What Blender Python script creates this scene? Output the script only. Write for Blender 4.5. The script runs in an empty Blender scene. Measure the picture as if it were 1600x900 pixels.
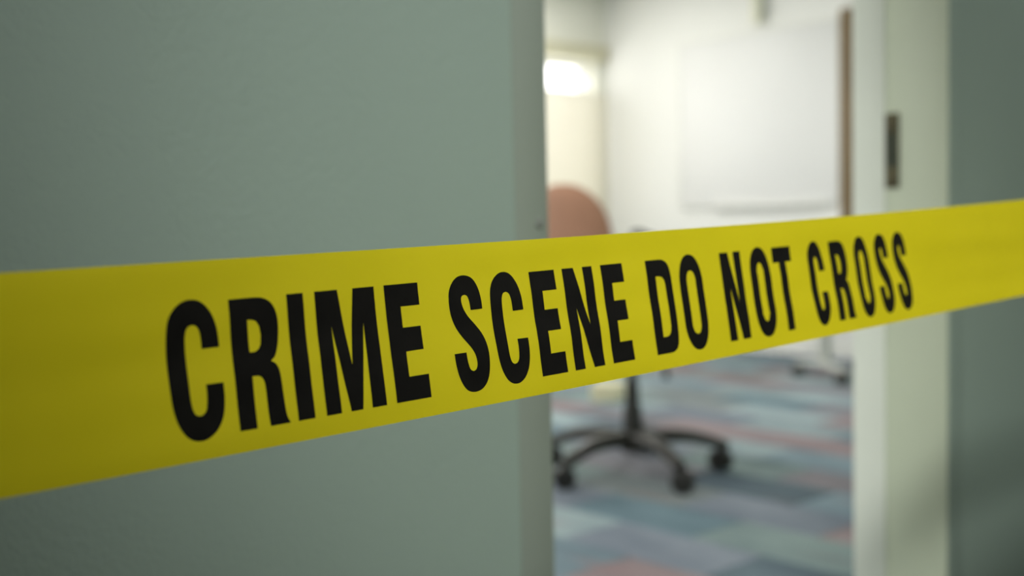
import bpy, bmesh, math, random
from mathutils import Vector, Matrix
from mathutils.geometry import tessellate_polygon

random.seed(7)
PI = math.pi
scene = bpy.context.scene
COL = scene.collection

# ------------------------------------------------------------------ camera
# X runs along the partition wall, Y into the office, camera stands in the hall
AZ, PITCH, ROLL = math.radians(42.0), math.radians(-3.34), math.radians(1.15)
fw = Vector((math.sin(AZ)*math.cos(PITCH), math.cos(AZ)*math.cos(PITCH), math.sin(PITCH)))
rt0 = Vector((math.cos(AZ), -math.sin(AZ), 0))
up0 = rt0.cross(fw)
rt = math.cos(ROLL)*rt0 - math.sin(ROLL)*up0
up = rt.cross(fw)
CAM = Vector((0, 0, 0.9))
cam = bpy.data.objects.new('camera', bpy.data.cameras.new('camera'))
COL.objects.link(cam)
cam.matrix_world = Matrix(((rt.x, up.x, -fw.x, CAM.x), (rt.y, up.y, -fw.y, CAM.y),
                           (rt.z, up.z, -fw.z, CAM.z), (0, 0, 0, 1)))
cam.data.sensor_width = 36
cam.data.lens = 40.5
cam.data.clip_start = 0.02
cam.data.dof.use_dof = True
cam.data.dof.focus_distance = 0.545
cam.data.dof.aperture_fstop = 5.2
scene.camera = cam

# ------------------------------------------------------------------ world, exposure
SKY = 3.9
w = bpy.data.worlds.new('overcast_sky'); scene.world = w
w.use_nodes = True
w.node_tree.nodes['Background'].inputs[0].default_value = (1.0, 0.99, 0.965, 1)
w.node_tree.nodes['Background'].inputs[1].default_value = SKY
scene.view_settings.view_transform = 'Standard'
scene.view_settings.look = 'None'
scene.view_settings.gamma = 1
scene.view_settings.use_curve_mapping = False
scene.view_settings.exposure = 0.0

# ------------------------------------------------------------------ lights
HALL_Z = 2.35
LAMP = Vector((-0.95, -1.0, HALL_Z))
sp = bpy.data.lights.new('hall_downlight', 'SPOT')
sp.energy = 400
sp.color = (1.0, 1.0, 0.97)
sp.spot_size = math.radians(27.5); sp.spot_blend = 1.0; sp.shadow_soft_size = 0.22
so = bpy.data.objects.new('hall_downlight', sp); COL.objects.link(so)
so.location = LAMP + Vector((0, 0, -0.03))
so.rotation_euler = (Vector((0.75, 0.62, 1.06)) - LAMP).to_track_quat('-Z', 'Y').to_euler()
def fill_light(name, x, y, z, sx, sy, watts, col):
    l = bpy.data.lights.new(name, 'AREA')
    l.shape = 'RECTANGLE'; l.size = sx; l.size_y = sy; l.energy = watts; l.color = col
    o = bpy.data.objects.new(name, l); COL.objects.link(o); o.location = (x, y, z)
HALL_FILL = (2.0, -0.6)
fill_light('hall_fill_light', HALL_FILL[0], HALL_FILL[1], HALL_Z-0.03, 1.6, 0.22, 22, (1.0, 1.0, 0.97))  # unseen panel added as ambient fill for the hall
OFFICE_FILLS = [(1.6, 2.6), (4.8, 2.6), (1.6, 5.3), (4.8, 5.3)]  # unseen ceiling panels added to brighten the office corner and walls
for px_, py_ in OFFICE_FILLS:
    fill_light('office_fill_light', px_, py_, 2.6-0.03, 1.1, 0.28, 24.5, (1.0, 0.99, 0.95))
WINDOWS = [(-1.0, 1.6), (1.9, 4.5), (4.8, 6.24)]      # x ranges in the far wall
W_BOT, W_TOP = 0.85, 2.06
YF = 5.972                                            # far wall (windows)
XS = 6.358                                            # side wall (whiteboard)
for i, (a, b) in enumerate(WINDOWS):                  # daylight sampling through the openings
    pl = bpy.data.lights.new('window_portal', 'AREA')
    pl.shape = 'RECTANGLE'; pl.size = b-a; pl.size_y = W_TOP-W_BOT
    pl.cycles.is_portal = True
    o = bpy.data.objects.new('window_portal', pl); COL.objects.link(o)
    o.location = ((a+b)/2, YF+0.14, (W_BOT+W_TOP)/2)
    o.rotation_euler = (-PI/2, 0, 0)
END_WIN = (1.4, 4.4)                                  # y range of an unseen end window added to light the jamb
RX0 = -1.6
pl = bpy.data.lights.new('window_portal', 'AREA'); pl.shape = 'RECTANGLE'
pl.size = W_TOP-W_BOT; pl.size_y = END_WIN[1]-END_WIN[0]; pl.cycles.is_portal = True
o = bpy.data.objects.new('window_portal', pl); COL.objects.link(o)
o.location = (RX0-0.11, sum(END_WIN)/2, (W_BOT+W_TOP)/2); o.rotation_euler = (0, -PI/2, 0)

# ------------------------------------------------------------------ materials
def lin(c):
    return tuple((v/255/12.92 if v/255 <= 0.04045 else ((v/255+0.055)/1.055)**2.4) for v in c)

def mat(name, col, rough=0.6, metal=0.0, var=0.06, vscale=6.0, bump=0.0, bscale=200.0, spec=0.5, stretch=(1, 1, 1)):
    m = bpy.data.materials.new(name); m.use_nodes = True
    nt = m.node_tree; b = nt.nodes['Principled BSDF']
    b.inputs['Roughness'].default_value = rough
    b.inputs['Metallic'].default_value = metal
    b.inputs['Specular IOR Level'].default_value = spec
    tc = nt.nodes.new('ShaderNodeTexCoord')
    mp = nt.nodes.new('ShaderNodeMapping'); mp.inputs['Scale'].default_value = stretch
    nt.links.new(tc.outputs['Object'], mp.inputs['Vector'])
    no = nt.nodes.new('ShaderNodeTexNoise'); no.inputs['Scale'].default_value = vscale
    no.inputs['Detail'].default_value = 4
    nt.links.new(mp.outputs[0], no.inputs['Vector'])
    cr = nt.nodes.new('ShaderNodeValToRGB')
    cr.color_ramp.elements[0].position = 0.3; cr.color_ramp.elements[1].position = 0.7
    cr.color_ramp.elements[0].color = tuple(max(0, c*(1-var)) for c in col)+(1,)
    cr.color_ramp.elements[1].color = tuple(min(1, c*(1+var)) for c in col)+(1,)
    nt.links.new(no.outputs['Fac'], cr.inputs[0])
    nt.links.new(cr.outputs[0], b.inputs['Base Color'])
    if bump:
        n2 = nt.nodes.new('ShaderNodeTexNoise'); n2.inputs['Scale'].default_value = bscale
        n2.inputs['Detail'].default_value = 2
        nt.links.new(mp.outputs[0], n2.inputs['Vector'])
        bp = nt.nodes.new('ShaderNodeBump'); bp.inputs['Strength'].default_value = bump
        bp.inputs['Distance'].default_value = 0.002
        nt.links.new(n2.outputs['Fac'], bp.inputs['Height'])
        nt.links.new(bp.outputs[0], b.inputs['Normal'])
    return m

M = {}
M['hall_wall'] = mat('painted_hall_wall', (0.30, 0.388, 0.33), 0.55, var=0.03, vscale=3, bump=0.42, bscale=190, spec=0.35)
M['frame_face'] = mat('painted_frame_face', (0.280, 0.330, 0.275), 0.45, var=0.02, bump=0.06, bscale=120, spec=0.4)
M['reveal'] = mat('cream_gloss_paint', (0.61, 0.675, 0.515), 0.4, var=0.03, vscale=8)
M['stop'] = mat('daylight_tinted_stop', (0.84, 0.89, 0.79), 0.4, var=0.03, vscale=8)  # lighter than the jamb: daylight on the back strip put into the colour
M['hall_plain'] = mat('hall_plain_paint', (0.22, 0.25, 0.23), 0.7, var=0.03)
M['hall_floor'] = mat('hall_vinyl', (0.10, 0.105, 0.10), 0.5, var=0.1)
M['white_wall'] = mat('white_wall_paint', (0.87, 0.865, 0.835), 0.7, var=0.015, vscale=2)
M['cream_wall'] = mat('cream_wall_paint', (0.87, 0.865, 0.78), 0.7, var=0.015, vscale=2)
M['ceiling'] = mat('white_ceiling_paint', (0.80, 0.82, 0.77), 0.8, var=0.015, vscale=2)
M['pelmet'] = mat('beige_pelmet', (0.70, 0.67, 0.50), 0.6, var=0.05)
M['window_frame'] = mat('white_window_frame', (0.8, 0.8, 0.76), 0.4, var=0.02)
M['whiteboard'] = mat('whiteboard_enamel', (0.815, 0.81, 0.80), 0.5, var=0.01, vscale=2)
M['alu'] = mat('brushed_aluminium', (0.68, 0.68, 0.66), 0.35, metal=0.6, var=0.04, vscale=30)
M['wood'] = mat('brown_stained_wood', (0.20, 0.138, 0.070), 0.5, var=0.22, vscale=9, stretch=(4, 4, 0.5))
M['black'] = mat('black_nylon', (0.014, 0.013, 0.011), 0.42, var=0.1, vscale=20, bump=0.1, bscale=300)
M['hub'] = mat('charcoal_plastic', (0.035, 0.033, 0.028), 0.35, var=0.1, vscale=20)
M['salmon'] = mat('terracotta_upholstery', (0.385, 0.195, 0.118), 0.75, var=0.08, vscale=40, bump=0.3, bscale=500)
M['caster'] = mat('dark_brown_caster', (0.045, 0.038, 0.034), 0.5, var=0.1)
M['pale_metal'] = mat('pale_grey_metal', (0.62, 0.63, 0.58), 0.4, var=0.03)
M['laminate'] = mat('white_laminate', (0.80, 0.81, 0.78), 0.35, var=0.01)
M['carton'] = mat('cream_card', (0.74, 0.70, 0.48), 0.8, var=0.04, vscale=15)
M['brass'] = mat('tarnished_brass', (0.085, 0.075, 0.032), 0.5, metal=0.3, var=0.25, vscale=60)
M['slot'] = mat('dark_latch_hole', (0.03, 0.05, 0.035), 0.7, var=0.1)
M['lamp_shade'] = mat('cream_opal_shade', (0.86, 0.85, 0.70), 0.5, var=0.02)
M['steel'] = mat('painted_steel', (0.22, 0.24, 0.21), 0.4, var=0.05)
M['ink'] = mat('black_print_ink', (0.0060, 0.0055, 0.0042), 0.5, var=0.25, vscale=90, bump=0.05, bscale=700, spec=0.16)

def tape_material():
    m = bpy.data.materials.new('yellow_polythene'); m.use_nodes = True
    nt = m.node_tree; b = nt.nodes['Principled BSDF']; out = nt.nodes['Material Output']
    tc = nt.nodes.new('ShaderNodeTexCoord')
    no = nt.nodes.new('ShaderNodeTexNoise'); no.inputs['Scale'].default_value = 14; no.inputs['Detail'].default_value = 5
    nt.links.new(tc.outputs['Object'], no.inputs['Vector'])
    cr = nt.nodes.new('ShaderNodeValToRGB')
    cr.color_ramp.elements[0].position = 0.3; cr.color_ramp.elements[1].position = 0.7
    cr.color_ramp.elements[0].color = (0.74, 0.65, 0.006, 1)
    cr.color_ramp.elements[1].color = (0.80, 0.70, 0.010, 1)
    nt.links.new(no.outputs['Fac'], cr.inputs[0]); nt.links.new(cr.outputs[0], b.inputs['Base Color'])
    b.inputs['Roughness'].default_value = 0.31
    b.inputs['Specular IOR Level'].default_value = 0.5
    tr = nt.nodes.new('ShaderNodeBsdfTranslucent'); tr.inputs[0].default_value = (0.72, 0.62, 0.006, 1)
    mx = nt.nodes.new('ShaderNodeMixShader'); mx.inputs[0].default_value = 0.09
    nt.links.new(b.outputs[0], mx.inputs[1]); nt.links.new(tr.outputs[0], mx.inputs[2])
    nt.links.new(mx.outputs[0], out.inputs[0])
    return m
M['tape'] = tape_material()

def curtain_material():
    m = bpy.data.materials.new('cream_translucent_fabric'); m.use_nodes = True
    nt = m.node_tree; b = nt.nodes['Principled BSDF']; out = nt.nodes['Material Output']
    b.inputs['Base Color'].default_value = (0.82, 0.79, 0.69, 1); b.inputs['Roughness'].default_value = 0.9
    tc = nt.nodes.new('ShaderNodeTexCoord')
    wv = nt.nodes.new('ShaderNodeTexNoise'); wv.inputs['Scale'].default_value = 180
    nt.links.new(tc.outputs['Object'], wv.inputs['Vector'])
    cr = nt.nodes.new('ShaderNodeValToRGB')
    cr.color_ramp.elements[0].color = (0.82, 0.77, 0.63, 1); cr.color_ramp.elements[1].color = (0.88, 0.83, 0.70, 1)
    nt.links.new(wv.outputs['Fac'], cr.inputs[0])
    tr = nt.nodes.new('ShaderNodeBsdfTranslucent')
    nt.links.new(cr.outputs[0], tr.inputs[0])
    mx = nt.nodes.new('ShaderNodeMixShader'); mx.inputs[0].default_value = 0.145
    nt.links.new(b.outputs[0], mx.inputs[1]); nt.links.new(tr.outputs[0], mx.inputs[2])
    nt.links.new(mx.outputs[0], out.inputs[0])
    return m
M['curtain'] = curtain_material()

def glass_material():
    m = bpy.data.materials.new('window_glass'); m.use_nodes = True
    nt = m.node_tree; out = nt.nodes['Material Output']
    nt.nodes.remove(nt.nodes['Principled BSDF'])
    t = nt.nodes.new('ShaderNodeBsdfTransparent'); t.inputs[0].default_value = (0.96, 0.96, 0.955, 1)
    g = nt.nodes.new('ShaderNodeBsdfGlossy'); g.inputs['Roughness'].default_value = 0.02
    mx = nt.nodes.new('ShaderNodeMixShader'); mx.inputs[0].default_value = 0.06
    nt.links.new(t.outputs[0], mx.inputs[1]); nt.links.new(g.outputs[0], mx.inputs[2])
    nt.links.new(mx.outputs[0], out.inputs[0])
    return m
M['glass'] = glass_material()

def carpet_material():
    m = bpy.data.materials.new('carpet_pile'); m.use_nodes = True
    nt = m.node_tree; b = nt.nodes['Principled BSDF']
    b.inputs['Roughness'].default_value = 0.95; b.inputs['Specular IOR Level'].default_value = 0.1
    oi = nt.nodes.new('ShaderNodeObjectInfo')
    tc = nt.nodes.new('ShaderNodeTexCoord')
    geo = nt.nodes.new('ShaderNodeNewGeometry')
    mp = nt.nodes.new('ShaderNodeMapping'); mp.inputs['Scale'].default_value = (4.5, 1.6, 1)
    nt.links.new(geo.outputs['Position'], mp.inputs['Vector'])
    n1 = nt.nodes.new('ShaderNodeTexNoise'); n1.inputs['Scale'].default_value = 1.6; n1.inputs['Detail'].default_value = 3
    nt.links.new(mp.outputs[0], n1.inputs['Vector'])
    cr = nt.nodes.new('ShaderNodeValToRGB')
    e = cr.color_ramp.elements
    e[0].position = 0.32; e[0].color = (0.78, 0.80, 0.83, 1)
    e[1].position = 0.68; e[1].color = (1.22, 1.20, 1.18, 1)
    nt.links.new(n1.outputs['Fac'], cr.inputs[0])
    mul = nt.nodes.new('ShaderNodeMixRGB'); mul.blend_type = 'MULTIPLY'; mul.inputs[0].default_value = 1
    nt.links.new(oi.outputs['Color'], mul.inputs[1]); nt.links.new(cr.outputs[0], mul.inputs[2])
    # a reddish yarn streak here and there
    mp2 = nt.nodes.new('ShaderNodeMapping'); mp2.inputs['Scale'].default_value = (7, 1.0, 1); mp2.inputs['Location'].default_value = (3.1, 7.7, 0)
    nt.links.new(geo.outputs['Position'], mp2.inputs['Vector'])
    n2 = nt.nodes.new('ShaderNodeTexNoise'); n2.inputs['Scale'].default_value = 1.3; n2.inputs['Detail'].default_value = 2
    nt.links.new(mp2.outputs[0], n2.inputs['Vector'])
    c2 = nt.nodes.new('ShaderNodeValToRGB')
    c2.color_ramp.elements[0].position = 0.60; c2.color_ramp.elements[0].color = (0, 0, 0, 1)
    c2.color_ramp.elements[1].position = 0.70; c2.color_ramp.elements[1].color = (0.38, 0.38, 0.38, 1)
    nt.links.new(n2.outputs['Fac'], c2.inputs[0])
    mx = nt.nodes.new('ShaderNodeMixRGB'); mx.inputs[2].default_value = (0.30, 0.19, 0.19, 1)
    nt.links.new(c2.outputs[0], mx.inputs[0]); nt.links.new(mul.outputs[0], mx.inputs[1])
    nt.links.new(mx.outputs[0], b.inputs['Base Color'])
    n3 = nt.nodes.new('ShaderNodeTexNoise'); n3.inputs['Scale'].default_value = 350
    nt.links.new(geo.outputs['Position'], n3.inputs['Vector'])
    bp = nt.nodes.new('ShaderNodeBump'); bp.inputs['Strength'].default_value = 0.5; bp.inputs['Distance'].default_value = 0.004
    nt.links.new(n3.outputs['Fac'], bp.inputs['Height']); nt.links.new(bp.outputs[0], b.inputs['Normal'])
    return m
M['carpet'] = carpet_material()

# ------------------------------------------------------------------ mesh helpers
def add_box(bm, c, s, bev=0.0, seg=2, rot=None):
    r = bmesh.ops.create_cube(bm, size=1.0)
    vs = r['verts']
    for v in vs:
        v.co = Vector((v.co.x*s[0], v.co.y*s[1], v.co.z*s[2]))
    if bev:
        es = list({e for v in vs for e in v.link_edges})
        rb = bmesh.ops.bevel(bm, geom=es, offset=bev, segments=seg, affect='EDGES', profile=0.5)
        vs = list({v for f in rb['faces'] for v in f.verts} | {v for v in vs if v.is_valid})
    for v in vs:
        p = v.co
        if rot is not None: p = rot @ p
        v.co = p + Vector(c)
    return vs

def box2(bm, lo, hi, bev=0.0, seg=2):
    c = [(a+b)/2 for a, b in zip(lo, hi)]; s = [b-a for a, b in zip(lo, hi)]
    return add_box(bm, c, s, bev, seg)

def add_lathe(bm, prof, n=24, origin=(0, 0, 0), rot=None):
    """profile [(r,z)...] turned about z, ends capped"""
    rings = []
    for r, z in prof:
        ring = []
        for k in range(n):
            a = 2*PI*k/n
            p = Vector((r*math.cos(a), r*math.sin(a), z))
            if rot is not None: p = rot @ p
            ring.append(bm.verts.new(p+Vector(origin)))
        rings.append(ring)
    for i in range(len(rings)-1):
        for k in range(n):
            bm.faces.new((rings[i][k], rings[i][(k+1) % n], rings[i+1][(k+1) % n], rings[i+1][k]))
    bm.faces.new(list(reversed(rings[0]))); bm.faces.new(rings[-1])

def add_sweep(bm, pts, wid, hei, n=12, power=2.5, side=None):
    """superelliptic bar along a path; wid/hei per point"""
    rings = []
    pts = [Vector(p) for p in pts]
    for i, p in enumerate(pts):
        t = (pts[min(i+1, len(pts)-1)]-pts[max(i-1, 0)]).normalized()
        s = side.normalized() if side is not None else t.cross(Vector((0, 0, 1))).normalized()
        u2 = s.cross(t).normalized()
        ring = []
        for k in range(n):
            a = 2*PI*k/n
            ca, sa = math.cos(a), math.sin(a)
            x = math.copysign(abs(ca)**(2/power), ca)*wid[i]/2
            y = math.copysign(abs(sa)**(2/power), sa)*hei[i]/2
            ring.append(bm.verts.new(p+s*x+u2*y))
        rings.append(ring)
    for i in range(len(rings)-1):
        for k in range(n):
            bm.faces.new((rings[i][k], rings[i][(k+1) % n], rings[i+1][(k+1) % n], rings[i+1][k]))
    bm.faces.new(list(reversed(rings[0]))); bm.faces.new(rings[-1])

def obj(name, bm, material, parent=None, smooth=False, loc=None, rot=None):
    bmesh.ops.recalc_face_normals(bm, faces=bm.faces[:])
    me = bpy.data.meshes.new(name); bm.to_mesh(me); bm.free()
    me.materials.append(material)
    if smooth:
        for p in me.polygons: p.use_smooth = True
        me.set_sharp_from_angle(angle=math.radians(40))
    o = bpy.data.objects.new(name, me); COL.objects.link(o)
    if loc is not None: o.location = loc
    if rot is not None: o.rotation_euler = rot
    if parent is not None: o.parent = parent
    return o

def empty(name, loc=(0, 0, 0), rz=0.0, parent=None):
    o = bpy.data.objects.new(name, None); COL.objects.link(o)
    o.location = loc; o.rotation_euler = (0, 0, rz); o.empty_display_size = 0.1
    if parent is not None: o.parent = parent
    return o

def tag(o, label=None, cat=None, group=None, kind=None):
    if label: o['label'] = label
    if cat: o['category'] = cat
    if group: o['group'] = group
    if kind: o['kind'] = kind
    return o

def struct(name, boxes, material, label, cat, bev=0.0):
    bm = bmesh.new()
    for lo, hi in boxes: box2(bm, lo, hi, bev)
    return tag(obj(name, bm, material), label, cat, kind='structure')

# ------------------------------------------------------------------ setting
YW, TH = 0.833, 0.155         # hall face of the partition, its thickness
XL, XR = 0.800, 1.616         # door opening
HX0, HX1, HY0 = -2.6, 4.2, -1.35
CEIL = 2.6
DOOR_H = 2.08
FT = 0.0012                    # frame face stands proud of the wall
FWD = 0.045                   # frame face width
struct('wall_left', [((HX0, YW, 0), (XL-FWD, YW+TH, CEIL))], M['hall_wall'],
       'textured grey-green painted wall filling the left half, left of the doorway', 'wall')
struct('wall_right', [((XR+FWD, YW, 0), (XS+0.12, YW+TH, CEIL))], M['hall_wall'],
       'shadowed grey-green wall strip right of the pale door jamb', 'wall')
struct('wall_above', [((XL-FWD, YW, DOOR_H+FWD), (XR+FWD, YW+TH, CEIL))], M['hall_wall'],
       'painted wall piece above the door opening', 'wall')
struct('wall_back', [((HX0, HY0-0.1, 0), (HX1, HY0, HALL_Z+0.1))], M['hall_plain'], 'plain hall wall behind the viewer', 'wall')
struct('wall_hall_end', [((HX0-0.1, HY0-0.1, 0), (HX0, YW, HALL_Z+0.1))], M['hall_plain'], 'plain end wall of the hall at the far left', 'wall')
struct('wall_hall_side', [((HX1, HY0-0.1, 0), (HX1+0.1, YW, HALL_Z+0.1))], M['hall_plain'], 'plain end wall of the hall at the far right', 'wall')
struct('ceiling_hall', [((HX0-0.1, HY0-0.1, HALL_Z), (HX1+0.1, YW, HALL_Z+0.1))], M['hall_plain'], 'plain ceiling over the hall', 'ceiling')
struct('floor_hall', [((HX0-0.1, HY0-0.1, -0.1), (HX1+0.1, YW, 0.0))], M['hall_floor'], 'dark floor of the hall in front of the doorway', 'floor')
struct('ceiling', [((RX0-0.12, YW, CEIL), (XS+0.12, YF+0.2, CEIL+0.1))], M['ceiling'], 'white ceiling of the bright office', 'ceiling')
struct('wall_side', [((XS, YW+TH, 0), (XS+0.12, YF+0.2, CEIL))], M['white_wall'],
       'bright white office wall carrying the whiteboard', 'wall')
struct('wall_office_end', [((RX0-0.12, YW+TH, 0), (RX0, END_WIN[0], CEIL)), ((RX0-0.12, END_WIN[1], 0), (RX0, YF+0.2, CEIL)),
        ((RX0-0.12, END_WIN[0], 0), (RX0, END_WIN[1], W_BOT)), ((RX0-0.12, END_WIN[0], W_TOP), (RX0, END_WIN[1], CEIL))], M['white_wall'], 'white end wall of the office hidden behind the partition', 'wall')
segs = [((RX0, YF, 0), (XS, YF+0.2, W_BOT)), ((RX0, YF, W_TOP), (XS, YF+0.2, CEIL))]
edges = [RX0]+[v for ab in WINDOWS for v in ab]+[XS]
for i in range(0, len(edges), 2):
    segs.append(((edges[i], YF, W_BOT), (edges[i+1], YF+0.2, W_TOP)))
struct('wall_far', segs, M['cream_wall'], 'cream far office wall with the daylight windows', 'wall')
struct('baseboard_side', [((XS-0.012, YW+TH, 0), (XS, YF, 0.07))], M['window_frame'], 'white baseboard along the whiteboard wall', 'baseboard', 0.003)

# windows
for i, (a, b) in enumerate(WINDOWS+[END_WIN]):
    root = tag(empty('window_%d' % (i+1), ((a+b)/2, YF+0.1, W_BOT) if i < 3 else (RX0-0.06, (a+b)/2, W_BOT), 0 if i < 3 else PI/2),
               ['white framed window at the far left end of the office wall', 'white framed window in the middle of the office wall',
                'bright window above the cream curtain beside the office corner', 'unseen white framed window added in the office end wall to light the jamb'][i], 'window', kind='structure')
    hw = (b-a)/2; hh = W_TOP-W_BOT; t = 0.035
    for nm, lo, hi in (('frame_bar', (-hw, -0.03, 0), (hw, 0.03, t)), ('frame_bar', (-hw, -0.03, hh-t), (hw, 0.03, hh)),
                       ('frame_bar', (-hw, -0.03, t), (-hw+t, 0.03, hh-t)), ('frame_bar', (hw-t, -0.03, t), (hw, 0.03, hh-t)),
                       ('mullion', (-t/2, -0.025, t), (t/2, 0.025, hh-t))):
        bm = bmesh.new(); box2(bm, lo, hi, 0.004); obj(nm, bm, M['window_frame'], root)
    for x0, x1 in ((-hw+t, -t/2), (t/2, hw-t)):
        bm = bmesh.new(); box2(bm, (x0, -0.003, t), (x1, 0.003, hh-t)); obj('pane', bm, M['glass'], root)

# ------------------------------------------------------------------ door frame
df = tag(empty('door_1', ((XL+XR)/2, YW, 0)), 'pale painted door frame around the open doorway into the bright office', 'door frame', kind='structure')
def dpart(name, boxes, material, bev=0.002, lab=None, parent=None):
    bm = bmesh.new()
    base = Vector(((XL+XR)/2, YW, 0))
    for lo, hi in boxes:
        box2(bm, Vector(lo)-base, Vector(hi)-base, bev)
    o = obj(name, bm, material, df if parent is None else parent, smooth=bev > 0)
    if lab: o['label'] = lab
    return o
# left side: the face bar wraps the wall end
dpart('casing', [((XL-FWD, YW-FT, 0), (XL, YW+0.03, DOOR_H+FWD))], M['frame_face'], 0.001, 'grey painted casing on the left of the doorway')
dpart('jamb', [((XL-FWD, YW+0.03, 0), (XL, YW+TH, DOOR_H))], M['reveal'], 0.001)
dpart('casing', [((XR+0.002, YW-FT, 0), (XR+FWD, YW+0.03, DOOR_H+FWD))], M['hall_wall'], 0.003, 'grey painted casing on the right of the doorway')
rj = dpart('jamb', [((XR, YW-FT+0.001, 0), (XR+0.004, YW+0.100, DOOR_H)), ((XR+0.004, YW+0.03, 0), (XR+FWD, YW+TH, DOOR_H))], M['reveal'], 0.001,
           'pale cream jamb with the strike plate')
dpart('door_stop', [((XR-0.0012, YW+0.100, 0), (XR+0.004, YW+TH+0.001, DOOR_H))], M['stop'], 0.0008, 'door stop strip with daylight painted into its colour')
dpart('head', [((XL, YW-FT, DOOR_H), (XR, YW+TH, DOOR_H+FWD))], M['reveal'], 0.002)
sp_ = dpart('strike_plate', [((XR-0.0022, YW+0.077, 0.938), (XR+0.0002, YW+0.100, 0.970)), ((XR-0.0022, YW+0.077, 1.022), (XR+0.0002, YW+0.100, 1.052)),
                             ((XR-0.0022, YW+0.077, 0.968), (XR+0.0002, YW+0.083, 1.024)), ((XR-0.0022, YW+0.095, 0.968), (XR+0.0002, YW+0.100, 1.024))],
            M['brass'], 0.0005, 'dark tarnished strike plate')
bm = bmesh.new(); base = Vector(((XL+XR)/2, YW, 0))
box2(bm, Vector((XR-0.0008, YW+0.083, 0.969))-base, Vector((XR+0.0003, YW+0.095, 1.023))-base)
obj('latch_hole', bm, M['slot'], sp_)
for zz in (0.948, 1.042):
    bm = bmesh.new()
    add_lathe(bm, [(0.0042, 0), (0.0040, 0.0010), (0.002, 0.0014)], 14, Vector((XR-0.0022, YW+0.0885, zz))-base, Matrix.Rotation(-PI/2, 3, 'Y'))
    obj('screw_head', bm, M['brass'], sp_, True)
bm = bmesh.new()
add_lathe(bm, [(0.005, 0), (0.0048, 0.0015), (0.003, 0.0026)], 16, Vector((XL-0.013, YW-FT, 0.897))-base, Matrix.Rotation(PI/2, 3, 'X'))
obj('screw_cover', bm, M['steel'], df, True)

# ------------------------------------------------------------------ carpet floor
fl = struct('floor', [((RX0, YW, -0.1), (XS, YF+0.2, -0.006))], M['hall_floor'], 'office floor covered in streaky blue, grey and pink carpet planks', 'floor')
PAL = dict(pale=(150, 166, 170), teal=(98, 120, 130), pink=(142, 122, 124), dark=(84, 98, 108), grey=(128, 134, 134),
           mauve=(128, 124, 130), blue=(118, 136, 146), lav=(120, 126, 138), sage=(122, 138, 136))
ANCH = [((2.42, 2.42), 'pale'), ((2.60, 2.30), 'teal'), ((2.32, 2.19), 'pink'), ((3.07, 2.07), 'dark'), ((2.59, 1.77), 'sage'),
        ((3.92, 2.67), 'pink'), ((3.73, 2.98), 'pale'), ((4.71, 3.43), 'teal'), ((5.51, 3.97), 'pink'), ((3.71, 3.58), 'pale'),
        ((3.32, 2.29), 'mauve'), ((3.70, 2.35), 'blue'), ((2.99, 2.65), 'grey'), ((2.10, 2.11), 'blue'), ((2.37, 1.92), 'lav'),
        ((2.75, 2.55), 'grey'), ((4.3, 3.1), 'pale'), ((4.9, 3.9), 'blue')]
PW, PLEN = 0.25, 0.5
bm = bmesh.new(); add_box(bm, (0, 0, 0), (PW-0.003, PLEN-0.003, 0.006), 0.0015, 1)
plank_me = None
nx0 = int(math.floor((0.0)/PW)); nx1 = int(math.ceil(XS/PW))
first = True
for ix in range(nx0, nx1):
    for iy in range(-1, 11):
        off = (ix % 2)*0.25
        cx = (ix+0.5)*PW; cy = 0.80+(iy+0.5)*PLEN+off-0.25
        lo, hi = cy-PLEN/2, cy+PLEN/2
        lo2, hi2 = max(lo, YW+0.002), min(hi, YF)
        x0, x1 = cx-PW/2, min(cx+PW/2, XS-0.013)
        if hi2-lo2 < 0.05 or x1-x0 < 0.03: continue
        if lo2 != lo or hi2 != hi or x1 != cx+PW/2:
            b2 = bmesh.new(); box2(b2, (x0+0.0015, lo2+0.0015, -0.006), (x1-0.0015, hi2-0.0015, 0.0), 0.0015, 1)
            o = obj('carpet_plank', b2, M['carpet'], fl)
        elif first:
            o = obj('carpet_plank', bm, M['carpet'], fl, loc=(cx, cy, -0.003)); plank_me = o.data; first = False
        else:
            o = bpy.data.objects.new('carpet_plank', plank_me); COL.objects.link(o); o.parent = fl; o.location = (cx, cy, -0.003)
        name = None
        for (ax, ay), nm in ANCH:
            if x0 <= ax < x1 and lo <= ay < hi: name = nm
        if name is None: name = random.choice(list(PAL))
        c = lin(tuple(0.75*v+0.25*m for v, m in zip(PAL[name], (122, 133, 138)))); k = random.uniform(0.92, 1.12)
        o.color = (c[0]*k, c[1]*k, c[2]*k, 1)

# ------------------------------------------------------------------ barrier tape
PU = [[0.0167676, -0.013328, -0.00187482, 1.00034, 0.116807], [0.0170239, -0.0146298, -0.0612278, 0.0696478, 0.403574],
      [-0.0221612, 0.0424586, -0.00628132, 0.0170788, 0.885609], [-0.0219414, 0.0197868, -0.000129357, 0.998327, 0.118563],
      [0.15475, -0.330373, 0.19083, -0.0166624, 0.403673], [-0.0259017, 0.049984, -0.013101, 0.0209709, 0.809385]]
U0, U1 = 0.0, 0.878
def pv(c, x):
    r = 0.0
    for k in c: r = r*x+k
    return r
def edge(u, which):
    uc = min(max(u, U0), U1)
    p = Vector([pv(PU[which*3+k], uc) for k in range(3)])
    if u != uc:
        # beyond the stretch in view the tape runs on straight to the end walls of the hall
        if u > U1: d = Vector((1.0, 0.0, 0.02))
        else: d = Vector((1.0, 0.03, 0.02))
        p += d*(u-uc)
    return p
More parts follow.
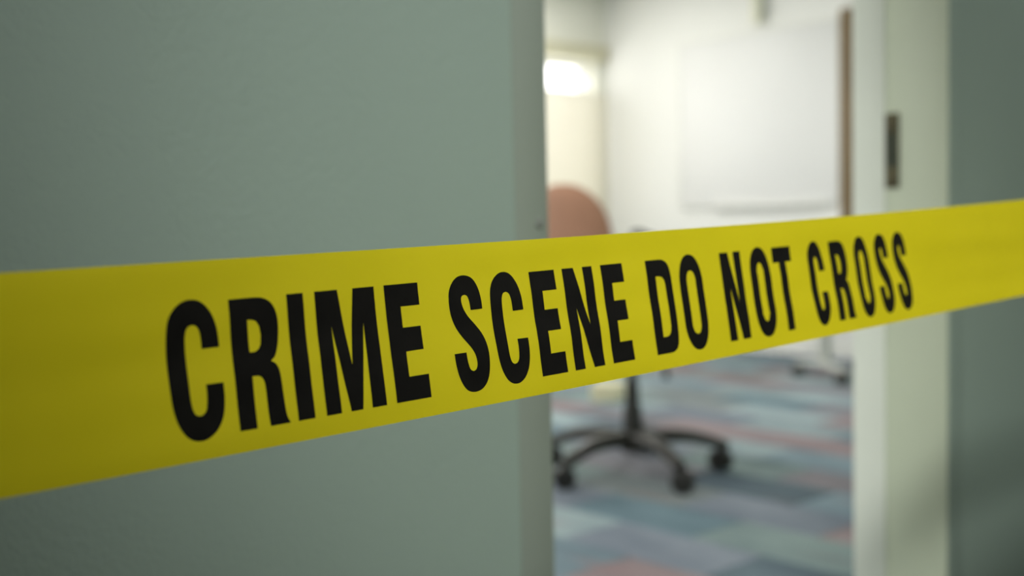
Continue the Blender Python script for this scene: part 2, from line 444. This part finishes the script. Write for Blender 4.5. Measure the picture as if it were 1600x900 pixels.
def tape_pt(u, v, off=0.0):
    a, b = edge(u, 0), edge(u, 1)
    p = a+(b-a)*v
    t = (edge(u+1e-3, 0)-edge(u-1e-3, 0)).normalized()
    n = t.cross((a-b).normalized()).normalized()          # towards the hall
    if n.y > 0: n = -n
    rip = 0.00045*math.sin(2*PI*(v*1.15+0.1+0.25*math.sin(u*5)))*(0.6+0.4*math.sin(u*9+1.0)) \
        + 0.00016*math.sin(2*PI*(v*3.3+0.8*math.sin(u*3.1)))*math.sin(u*14+0.5) + 0.0004*math.sin(u*21+v*1.5)
    return p+n*(rip+off)
bm = bmesh.new()
NU, NV = 460, 28
UA, UB = -2.715, 4.06
g = [[[bm.verts.new(tape_pt(UA+(UB-UA)*i/NU, j/NV, off)) for j in range(NV+1)] for i in range(NU+1)] for off in (0.00005, -0.00005)]
for q in (0, 1):
    for i in range(NU):
        for j in range(NV):
            f = (g[q][i][j], g[q][i+1][j], g[q][i+1][j+1], g[q][i][j+1])
            bm.faces.new(f if q == 0 else f[::-1])
for i in range(NU):
    for j in (0, NV):
        bm.faces.new((g[0][i][j], g[0][i+1][j], g[1][i+1][j], g[1][i][j]))
for j in range(NV):
    for i in (0, NU):
        bm.faces.new((g[0][i][j], g[0][i][j+1], g[1][i][j+1], g[1][i][j]))
tape_o = tag(obj('barrier_tape', bm, M['tape'], smooth=True),
             'yellow crime scene barrier tape with bold black capitals stretched across the doorway', 'barrier tape')

GL = {
'C': [[(224,444),(223,404),(218,347),(204,284),(180,234),(151,203),(118,193),(85,198),(53,220),(28,254),(12,297),(4,356),(1,428),(0,530),(2,625),(6,705),(14,765),(28,820),(51,869),(79,895),(112,903),(145,894),(179,865),(206,817),(220,763),(226,698),(226,626),(151,625),(152,676),(149,726),(142,757),(127,775),(111,778),(97,767),(87,738),(82,690),(80,616),(79,514),(79,431),(81,375),(87,344),(98,325),(115,320),(131,328),(142,351),(147,389),(149,445)]],
'R': [[(0,210),(117,210),(160,218),(192,243),(212,288),(220,348),(217,422),(208,479),(193,526),(172,551),(191,567),(204,602),(209,657),(212,736),(214,805),(218,851),(231,889),(138,889),(135,839),(134,761),(134,703),(130,653),(117,626),(100,618),(78,618),(77,889),(0,889)],
      [(78,324),(97,324),(117,333),(131,362),(136,411),(131,459),(120,482),(102,493),(78,493)]],
'I': [[(0,209),(80,209),(80,889),(0,889)]],
'M': [[(0,209),(117,209),(156,632),(198,209),(313,209),(313,889),(236,889),(241,407),(186,889),(125,889),(73,406),(76,889),(0,889)]],
'E': [[(0,209),(192,209),(192,340),(84,340),(84,464),(184,464),(184,603),(84,603),(84,751),(194,751),(194,889),(0,889)]],
'S': [[(209,408),(209,356),(201,289),(182,236),(155,205),(116,192),(76,198),(42,228),(18,275),(8,329),(7,394),(14,449),(32,508),(60,563),(94,615),(117,656),(129,695),(131,741),(121,770),(104,780),(88,770),(79,743),(74,702),(73,661),(0,661),(1,715),(9,781),(26,843),(52,888),(90,905),(131,901),(168,874),(194,827),(208,763),(212,683),(204,615),(184,554),(150,497),(115,446),(93,399),(84,357),(86,327),(96,314),(110,311),(124,322),(132,353),(135,408)]],
'N': [[(0,209),(82,209),(150,600),(148,209),(219,209),(219,889),(140,889),(70,484),(73,889),(0,889)]],
'D': [[(0,210),(118,210),(150,216),(178,236),(195,272),(204,330),(207,420),(208,550),(207,680),(204,770),(195,828),(178,864),(150,884),(118,889),(0,889)],
      [(72,330),(100,330),(125,338),(141,362),(148,400),(149,550),(148,700),(141,738),(125,762),(100,770),(72,770)]],
'T': [[(0,209),(191,209),(191,330),(127,330),(127,889),(62,889),(62,330),(0,330)]],
}
def ring(x0, x1, v0, v1, cap):
    pts = []; cx = (x0+x1)/2; rx = (x1-x0)/2; n = 12
    def q(a, cy, ry):
        ca, sa = math.cos(a), math.sin(a)
        return (cx+math.copysign(abs(ca)**0.9, ca)*rx, cy+math.copysign(abs(sa)**0.9, sa)*ry)
    for k in range(n+1): pts.append(q(PI+PI*k/n, v0+cap, cap))
    for k in range(n+1): pts.append(q(PI*k/n, v1-cap, cap))
    return pts
GL['O'] = [ring(0, 210, 193, 906, 235), ring(66, 145, 314, 787, 85)]
def smooth_poly(p):
    n = len(p)
    if n < 13: return p
    out = []
    def ang(a, b, c):
        v1 = Vector((b[0]-a[0], b[1]-a[1])); v2 = Vector((c[0]-b[0], c[1]-b[1]))
        return abs(v1.angle_signed(v2)) if v1.length and v2.length else 0
    corner = [ang(p[i-1], p[i], p[(i+1) % n]) > math.radians(42) for i in range(n)]
    for i in range(n):
        p1, p2 = Vector(p[i]), Vector(p[(i+1) % n])
        p0 = Vector(p[i-1]) if not corner[i] else p1-(p2-p1)
        p3 = Vector(p[(i+2) % n]) if not corner[(i+1) % n] else p2+(p2-p1)
        L = (p2-p1).length
        if corner[i] and corner[(i+1) % n] or L > 150:
            out.append(tuple(p1)); continue
        for k in range(3):
            t = k/3
            out.append(tuple(0.5*((2*p1)+(p2-p0)*t+(2*p0-5*p1+4*p2-p3)*t*t+(3*p1-p0-3*p2+p3)*t**3)))
    return out
def fatten(q, d, sgn):
    n = len(q); out = []
    area = sum(q[i-1].x*q[i].y-q[i].x*q[i-1].y for i in range(n))
    s = sgn*(1 if area > 0 else -1)
    for i in range(n):
        a = Vector((q[i].x-q[i-1].x, (q[i].y-q[i-1].y)*0.0762)); b = Vector((q[(i+1) % n].x-q[i].x, (q[(i+1) % n].y-q[i].y)*0.0762))
        if a.length < 1e-9 or b.length < 1e-9: out.append(q[i]); continue
        m = a.normalized()+b.normalized()
        if m.length < 0.3: out.append(q[i]); continue
        m.normalize()
        out.append(Vector((q[i].x+s*m.y*d, q[i].y-s*m.x*d*0.35/0.0762, 0)))
    return out
TEXT = [('C',73.1,95.8),('R',100.9,124.0),('I',127.8,135.9),('M',141.6,172.9),('E',178.4,197.9),
        ('S',214.3,235.4),('C',240.4,261.9),('E',268.4,286.3),('N',291.8,314.0),('E',320.6,337.8),
        ('D',356.7,377.5),('O',384.1,405.1),('N',424.1,443.8),('O',452.5,472.0),('T',477.0,496.1),
        ('C',514.4,531.1),('R',540.0,558.8),('O',568.0,584.4),('S',593.0,609.0),('S',616.2,632.6)]
for ch, ua, ub in TEXT:
    loops = [smooth_poly(q) if ch not in 'IMENT' else q for q in GL[ch]]
    xs = [p[0] for q in loops for p in q]; x0, x1 = min(xs), max(xs)
    loops = [[Vector(((ua+(p[0]-x0)/(x1-x0)*(ub-ua))*0.001, p[1]/1000, 0)) for p in q] for q in loops]
    if ua > 420:                               # the print is a little heavier towards this end
        loops = [fatten(q, 0.00045, 1 if k == 0 else -1) for k, q in enumerate(loops)]
    flat = [p for q in loops for p in q]
    tris = tessellate_polygon(loops)
    bm = bmesh.new()
    vs = [bm.verts.new(p) for p in flat]
    for t in tris:
        try: bm.faces.new([vs[k] for k in t])
        except ValueError: pass
    for k in range(1, 25):
        bmesh.ops.bisect_plane(bm, geom=bm.verts[:]+bm.edges[:]+bm.faces[:], plane_co=(0, 0.18+k*0.03, 0), plane_no=(0, 1, 0))
    for k in range(1, 8):
        bmesh.ops.bisect_plane(bm, geom=bm.verts[:]+bm.edges[:]+bm.faces[:], plane_co=(ua*0.001+k*0.004, 0, 0), plane_no=(1, 0, 0))
    for v in bm.verts: v.co = tape_pt(v.co.x, v.co.y, 0.00016)
    me_o = obj('printed_letter', bm, M['ink'], tape_o, smooth=True)
    me_o['label'] = 'black printed capital letter ' + ch

# ------------------------------------------------------------------ office chair (prototype stands where the photo has it)
CH = Vector((3.01, 2.72, 0.0)); FACE = math.radians(-12)
ch = tag(empty('office_chair', CH, FACE), 'office chair with rounded terracotta backrest and black five-star base on the carpet', 'chair')
bm = bmesh.new()
add_lathe(bm, [(0.030, 0.075), (0.046, 0.082), (0.050, 0.105), (0.048, 0.135), (0.040, 0.150), (0.036, 0.155)], 28)
obj('hub', bm, M['hub'], ch, True)
bm = bmesh.new()
add_lathe(bm, [(0.037, 0.150), (0.035, 0.190), (0.031, 0.235), (0.030, 0.240), (0.026, 0.242), (0.023, 0.300), (0.022, 0.318), (0.018, 0.320), (0.017, 0.43)], 28)
obj('gas_column', bm, M['black'], ch, True)
R = 0.335
LEG_ANG = [249, 320, 180, 106, 34]
def leg_bm():
    b = bmesh.new()
    pts, wd, hg = [], [], []
    for k in range(11):
        t = k/10; r = 0.035+t*(R-0.035)
        z = 0.122+0.012*math.sin(t*PI)-0.036*t**2.6
        pts.append((r, 0, z)); wd.append(0.060-0.016*t); hg.append(0.058-0.020*t)
    add_sweep(b, pts, wd, hg, 14, 3.0, Vector((0, 1, 0)))
    return b
def caster_bm():
    b = bmesh.new()
    add_lathe(b, [(0.006, 0.045), (0.006, 0.092)], 12)
    for s in (-1, 1):
        add_lathe(b, [(0.012, -0.009), (0.0275, -0.009), (0.031, -0.005), (0.031, 0.006), (0.027, 0.010), (0.010, 0.011)], 22,
                  (0.014, s*0.0165, 0.031), Matrix.Rotation(PI/2, 3, 'X'))
    # hood over the wheels
    n = 12
    pr = [(0.014+0.034*math.cos(PI*k/n), 0.031+0.034*math.sin(PI*k/n)) for k in range(n+1)]
    va = [b.verts.new((x, -0.012, z)) for x, z in pr]; vb = [b.verts.new((x, 0.012, z)) for x, z in pr]
    for k in range(n): b.faces.new((va[k], va[k+1], vb[k+1], vb[k]))
    b.faces.new(va[::-1]); b.faces.new(vb); b.faces.new((va[0], vb[0], vb[-1], va[-1]))
    return b
leg_me = caster_me = None
for i, a in enumerate(LEG_ANG):
    rz = math.radians(a)-FACE
    if leg_me is None:
        lg = obj('base_leg', leg_bm(), M['hub'], ch, True); leg_me = lg.data
        ct = obj('caster', caster_bm(), M['black'], lg, True); caster_me = ct.data
    else:
        lg = bpy.data.objects.new('base_leg', leg_me); COL.objects.link(lg); lg.parent = ch
        ct = bpy.data.objects.new('caster', caster_me); COL.objects.link(ct); ct.parent = lg
    lg.rotation_euler = (0, 0, rz)
    ct.scale = (1.2, 1.2, 1.15); ct.location = (R-0.012, 0, 0); ct.rotation_euler = (0, 0, [0.9, 2.2, -0.6, 1.4, 0.3][i])
bm = bmesh.new(); add_box(bm, (0, 0, 0.44), (0.20, 0.16, 0.045), 0.012, 3)
mech = obj('tilt_mechanism', bm, M['black'], ch, True)
bm = bmesh.new()
lv = []
add_sweep(bm, [(0.03, -0.05, 0.435), (0.035, -0.105, 0.425), (0.045, -0.13, 0.385), (0.05, -0.135, 0.345)], [0.012, 0.012, 0.014, 0.026], [0.012, 0.012, 0.014, 0.022], 10, 2.2, Vector((1, 0, 0)))
obj('height_lever', bm, M['black'], mech, True)
# seat cushion
bm = bmesh.new(); add_box(bm, (0.03, 0, 0.505), (0.47, 0.47, 0.075), 0.034, 5)
obj('seat', bm, M['salmon'], ch, True)
# backrest: rounded shell, slightly wrapped round the sitter
def shell(wd, z0, z1, thick, wrap, x0, tilt):
    b = bmesh.new(); n, m_ = 22, 22
    hh = (z1-z0)/2; zc = (z0+z1)/2
    def P(i, j, s):
        a = -1+2*i/n; c = -1+2*j/m_
        # map square to superellipse disc
        e = 2.6
        k = (abs(a)**e+abs(c)**e)**(1/e) if (a or c) else 1
        mx = max(abs(a), abs(c)); sc = mx/k if k else 0
        y, z = a*sc, c*sc
        rr = (abs(y)**e+abs(z)**e)**(1/e)
        th = thick*(1-min(1, rr)**4)**0.5 if rr < 1 else 0
        x = x0+wrap*y*y-tilt*(z*hh)+s*th/2
        return Vector((x, y*wd/2, zc+z*hh))
    G = {}
    for s in (-1, 1):
        for i in range(n+1):
            for j in range(m_+1):
                if s == 1 and (i in (0, n) or j in (0, m_)): G[s, i, j] = G[-1, i, j]
                else: G[s, i, j] = b.verts.new(P(i, j, s))
    for s in (-1, 1):
        for i in range(n):
            for j in range(m_):
                b.faces.new((G[s, i, j], G[s, i+1, j], G[s, i+1, j+1], G[s, i, j+1]))
    return b
obj('backrest', shell(0.43, 0.60, 1.02, 0.06, 0.045, -0.265, 0.12), M['salmon'], ch, True)
bm = bmesh.new()
add_sweep(bm, [(-0.08, 0, 0.44), (-0.19, 0, 0.43), (-0.265, 0, 0.47), (-0.30, 0, 0.56), (-0.295, 0, 0.74)], [0.07, 0.07, 0.065, 0.06, 0.06], [0.018]*5, 12, 4, Vector((0, 1, 0)))
obj('back_bracket', bm, M['black'], ch, True)
for s in (-1, 1):
    bm = bmesh.new()
    add_sweep(bm, [(-0.02, s*0.15, 0.452), (-0.02, s*0.24, 0.455), (-0.03, s*0.275, 0.50), (-0.06, s*0.28, 0.66), (-0.10, s*0.28, 0.80)], [0.05, 0.05, 0.05, 0.045, 0.04], [0.018]*5, 12, 4, Vector((1, 0, 0)))
    ar = obj('armrest', bm, M['black'], ch, True)
    bm = bmesh.new()
    add_sweep(bm, [(-0.19, s*0.28, 0.855), (-0.175, s*0.28, 0.853), (-0.10, s*0.28, 0.825), (0.0, s*0.28, 0.79), (0.07, s*0.28, 0.76), (0.085, s*0.28, 0.752)], [0.03, 0.055, 0.075, 0.08, 0.07, 0.04], [0.012, 0.026, 0.03, 0.03, 0.026, 0.012], 14, 2.8, Vector((0, 1, 0)))
    obj('arm_pad', bm, M['black'], ar, True)

# ------------------------------------------------------------------ table on casters
tb = tag(empty('folding_table', (5.40, 3.50, 0)), 'white table on pale feet with dark casters beside the whiteboard wall', 'table')
bm = bmesh.new(); box2(bm, (-0.10, -0.27, 0.70), (0.85, 0.30, 0.725), 0.006, 2); obj('table_top', bm, M['laminate'], tb, True)
for x in (0.0, 0.74):
    bm = bmesh.new(); add_sweep(bm, [(x-0.075, -0.19, 0.075), (x-0.05, -0.12, 0.085), (x, 0, 0.095), (x+0.05, 0.12, 0.085), (x+0.07, 0.19, 0.075)], [0.045]*5, [0.026]*5, 12, 4)
    ft = obj('foot_bar', bm, M['pale_metal'], tb, True)
    for px, py in ((x-0.07, -0.18), (x+0.065, 0.18)):
        c2 = bpy.data.objects.new('caster', caster_me.copy()); COL.objects.link(c2); c2.parent = ft
        c2.data.materials.clear(); c2.data.materials.append(M['caster'])
        c2.scale = (1.15, 1.15, 0.92); c2.location = (px, py, 0); c2.rotation_euler = (0, 0, 1.2)
    bm = bmesh.new(); box2(bm, (x, -0.025, 0.09), (x+0.06, 0.025, 0.70), 0.008, 2); obj('leg', bm, M['pale_metal'], tb, True)
bm = bmesh.new(); box2(bm, (0.03, -0.012, 0.58), (0.71, 0.012, 0.64), 0.004); obj('crossbar', bm, M['pale_metal'], tb, True)

# ------------------------------------------------------------------ whiteboard
wb = tag(empty('whiteboard', (XS, 4.61, 0.97)), 'large white enamel board mounted on the side wall of the office', 'whiteboard')
BW, BH = 0.635, 1.14
bm = bmesh.new(); box2(bm, (-0.022, -BW+0.012, 0.012), (-0.004, BW-0.012, BH-0.012), 0.002); obj('board_surface', bm, M['whiteboard'], wb, True)
for lo, hi in (((-0.028, -BW, 0), (0, BW, 0.014)), ((-0.028, -BW, BH-0.014), (0, BW, BH)), ((-0.028, -BW, 0.014), (0, -BW+0.014, BH-0.014)), ((-0.028, BW-0.014, 0.014), (0, BW, BH-0.014))):
    bm = bmesh.new(); box2(bm, lo, hi, 0.003); obj('frame_bar', bm, M['window_frame'], wb, True)
bm = bmesh.new(); box2(bm, (-0.052, -BW+0.1, -0.006), (-0.026, BW-0.3, 0.004), 0.002); box2(bm, (-0.055, -BW+0.1, -0.006), (-0.050, BW-0.3, 0.010), 0.002)
obj('pen_tray', bm, M['window_frame'], wb, True)

# brown upright on the wall beside the board
up_ = tag(empty('wooden_upright', (XS, 3.915, 0.70)), 'brown wooden upright batten fixed to the white wall beside the whiteboard', 'batten')
bm = bmesh.new(); box2(bm, (-0.035, -0.048, 0), (0, 0.048, 1.46), 0.006, 2); obj('board', bm, M['wood'], up_, True)
bm = bmesh.new(); box2(bm, (-0.048, -0.018, 0.0), (-0.034, 0.018, 1.46), 0.005, 2); obj('bead', bm, M['wood'], up_, True)

# small wall lamp above the board
sc = tag(empty('wall_lamp', (XS, 4.56, 2.15)), 'small cream tube lamp on the white wall above the whiteboard', 'lamp')
bm = bmesh.new(); add_box(bm, (-0.008, 0, 0.12), (0.016, 0.07, 0.10), 0.004, 2); obj('back_plate', bm, M['window_frame'], sc, True)
bm = bmesh.new(); add_sweep(bm, [(-0.012, 0, 0.12), (-0.03, 0, 0.12)], [0.02]*2, [0.02]*2, 10, 2); obj('bracket', bm, M['window_frame'], sc, True)
bm = bmesh.new(); add_lathe(bm, [(0.020, 0.0), (0.034, 0.008), (0.037, 0.03), (0.037, 0.21), (0.034, 0.232), (0.020, 0.24)], 20, (-0.055, 0, 0)); obj('shade', bm, M['lamp_shade'], sc, True)

# small cream carton on the carpet behind the chair
ct_ = tag(empty('carton', (4.16, 3.92, 0), 0.5), 'small cream carton lying on the carpet behind the chair', 'box')
bm = bmesh.new(); box2(bm, (-0.075, -0.07, 0), (0.075, 0.07, 0.082), 0.006, 2); obj('body', bm, M['carton'], ct_, True)
for s in (-1, 1):
    bm = bmesh.new(); add_box(bm, (0, s*0.036, 0.084), (0.148, 0.068, 0.003), 0.001, 1); obj('flap', bm, M['carton'], ct_, True)

# ------------------------------------------------------------------ curtain and pelmet at the visible window
pm = tag(empty('curtain_pelmet', (5.55, YF, 2.06)), 'beige curtain pelmet above the bright window', 'pelmet')
bm = bmesh.new(); box2(bm, (-0.85, -0.05, 0), (0.80, 0, 0.105), 0.006, 2); obj('board', bm, M['pelmet'], pm, True)
bm = bmesh.new(); box2(bm, (-0.87, -0.065, 0.095), (0.80, 0, 0.11), 0.003, 2); obj('top_ledge', bm, M['pelmet'], pm, True)
cu = tag(empty('cafe_curtain', (5.55, YF-0.045, 0.55)), 'cream translucent curtain drawn aside in front of the bright window beside the corner', 'curtain')
bm = bmesh.new(); N1, N2 = 150, 10
rows = []
for j in range(N2+1):
    row = []
    for i in range(N1+1):
        x = 0.10+0.66*i/N1; t = j/N2
        y = 0.012*math.sin(i*0.62)*(0.55+0.45*(1-t))+0.004*math.sin(i*0.23+1)
        row.append(bm.verts.new((x, y, 1.28*t)))
    rows.append(row)
for j in range(N2):
    for i in range(N1): bm.faces.new((rows[j][i], rows[j][i+1], rows[j+1][i+1], rows[j+1][i]))
fab = obj('fabric', bm, M['curtain'], cu, True)
bm = bmesh.new(); add_sweep(bm, [(-0.80, 0, 1.275), (0.78, 0, 1.275)], [0.012]*2, [0.012]*2, 10, 2); obj('rod', bm, M['window_frame'], cu, True)
for x in (-0.82, 0.77):
    bm = bmesh.new(); add_sweep(bm, [(x, 0, 1.275), (x, 0.045, 1.275)], [0.012]*2, [0.02]*2, 10, 3); obj('rod_bracket', bm, M['window_frame'], cu, True)

# ------------------------------------------------------------------ hall downlight trim, housings of the added fill panels
dl = tag(empty('ceiling_downlight', (LAMP.x, LAMP.y, HALL_Z)), 'round downlight in the hall ceiling at its left end', 'lamp')
bm = bmesh.new()
n = 28
prof = [(0.05, 0.0), (0.075, 0.0), (0.075, -0.006), (0.06, -0.012), (0.05, -0.008)]
rg = [[bm.verts.new((r*math.cos(2*PI*k/n), r*math.sin(2*PI*k/n), z)) for k in range(n)] for r, z in prof]
for i in range(len(rg)):
    for k in range(n):
        a, b = rg[i], rg[(i+1) % len(rg)]
        bm.faces.new((a[k], a[(k+1) % n], b[(k+1) % n], b[k]))
obj('trim_ring', bm, M['window_frame'], dl, True)

def fill_panel(name, x, y, z, sx, sy, label):
    t = tag(empty(name, (x, y, z)), label, 'lamp')
    for lo, hi in (((-sx/2-0.03, -sy/2-0.03, -0.035), (sx/2+0.03, -sy/2, 0)), ((-sx/2-0.03, sy/2, -0.035), (sx/2+0.03, sy/2+0.03, 0)),
                   ((-sx/2-0.03, -sy/2, -0.035), (-sx/2, sy/2, 0)), ((sx/2, -sy/2, -0.035), (sx/2+0.03, sy/2, 0))):
        bm = bmesh.new(); box2(bm, lo, hi, 0.003); obj('housing_rail', bm, M['window_frame'], t)
    bm = bmesh.new(); box2(bm, (-sx/2, -sy/2, -0.012), (sx/2, sy/2, -0.004)); obj('backing', bm, M['window_frame'], t)
fill_panel('added_ceiling_fill', HALL_FILL[0], HALL_FILL[1], HALL_Z, 1.6, 0.22, 'long unseen fill panel added on the hall ceiling before the doorway')

for (px_, py_), lb in zip(OFFICE_FILLS, ('unseen fill panel added on the office ceiling just inside the doorway', 'unseen fill panel added on the office ceiling above the table on casters',
                                          'unseen fill panel added on the office ceiling by the middle window', 'unseen fill panel added on the office ceiling to brighten the curtained corner')):
    fill_panel('added_ceiling_fill', px_, py_, CEIL, 1.1, 0.28, lb)
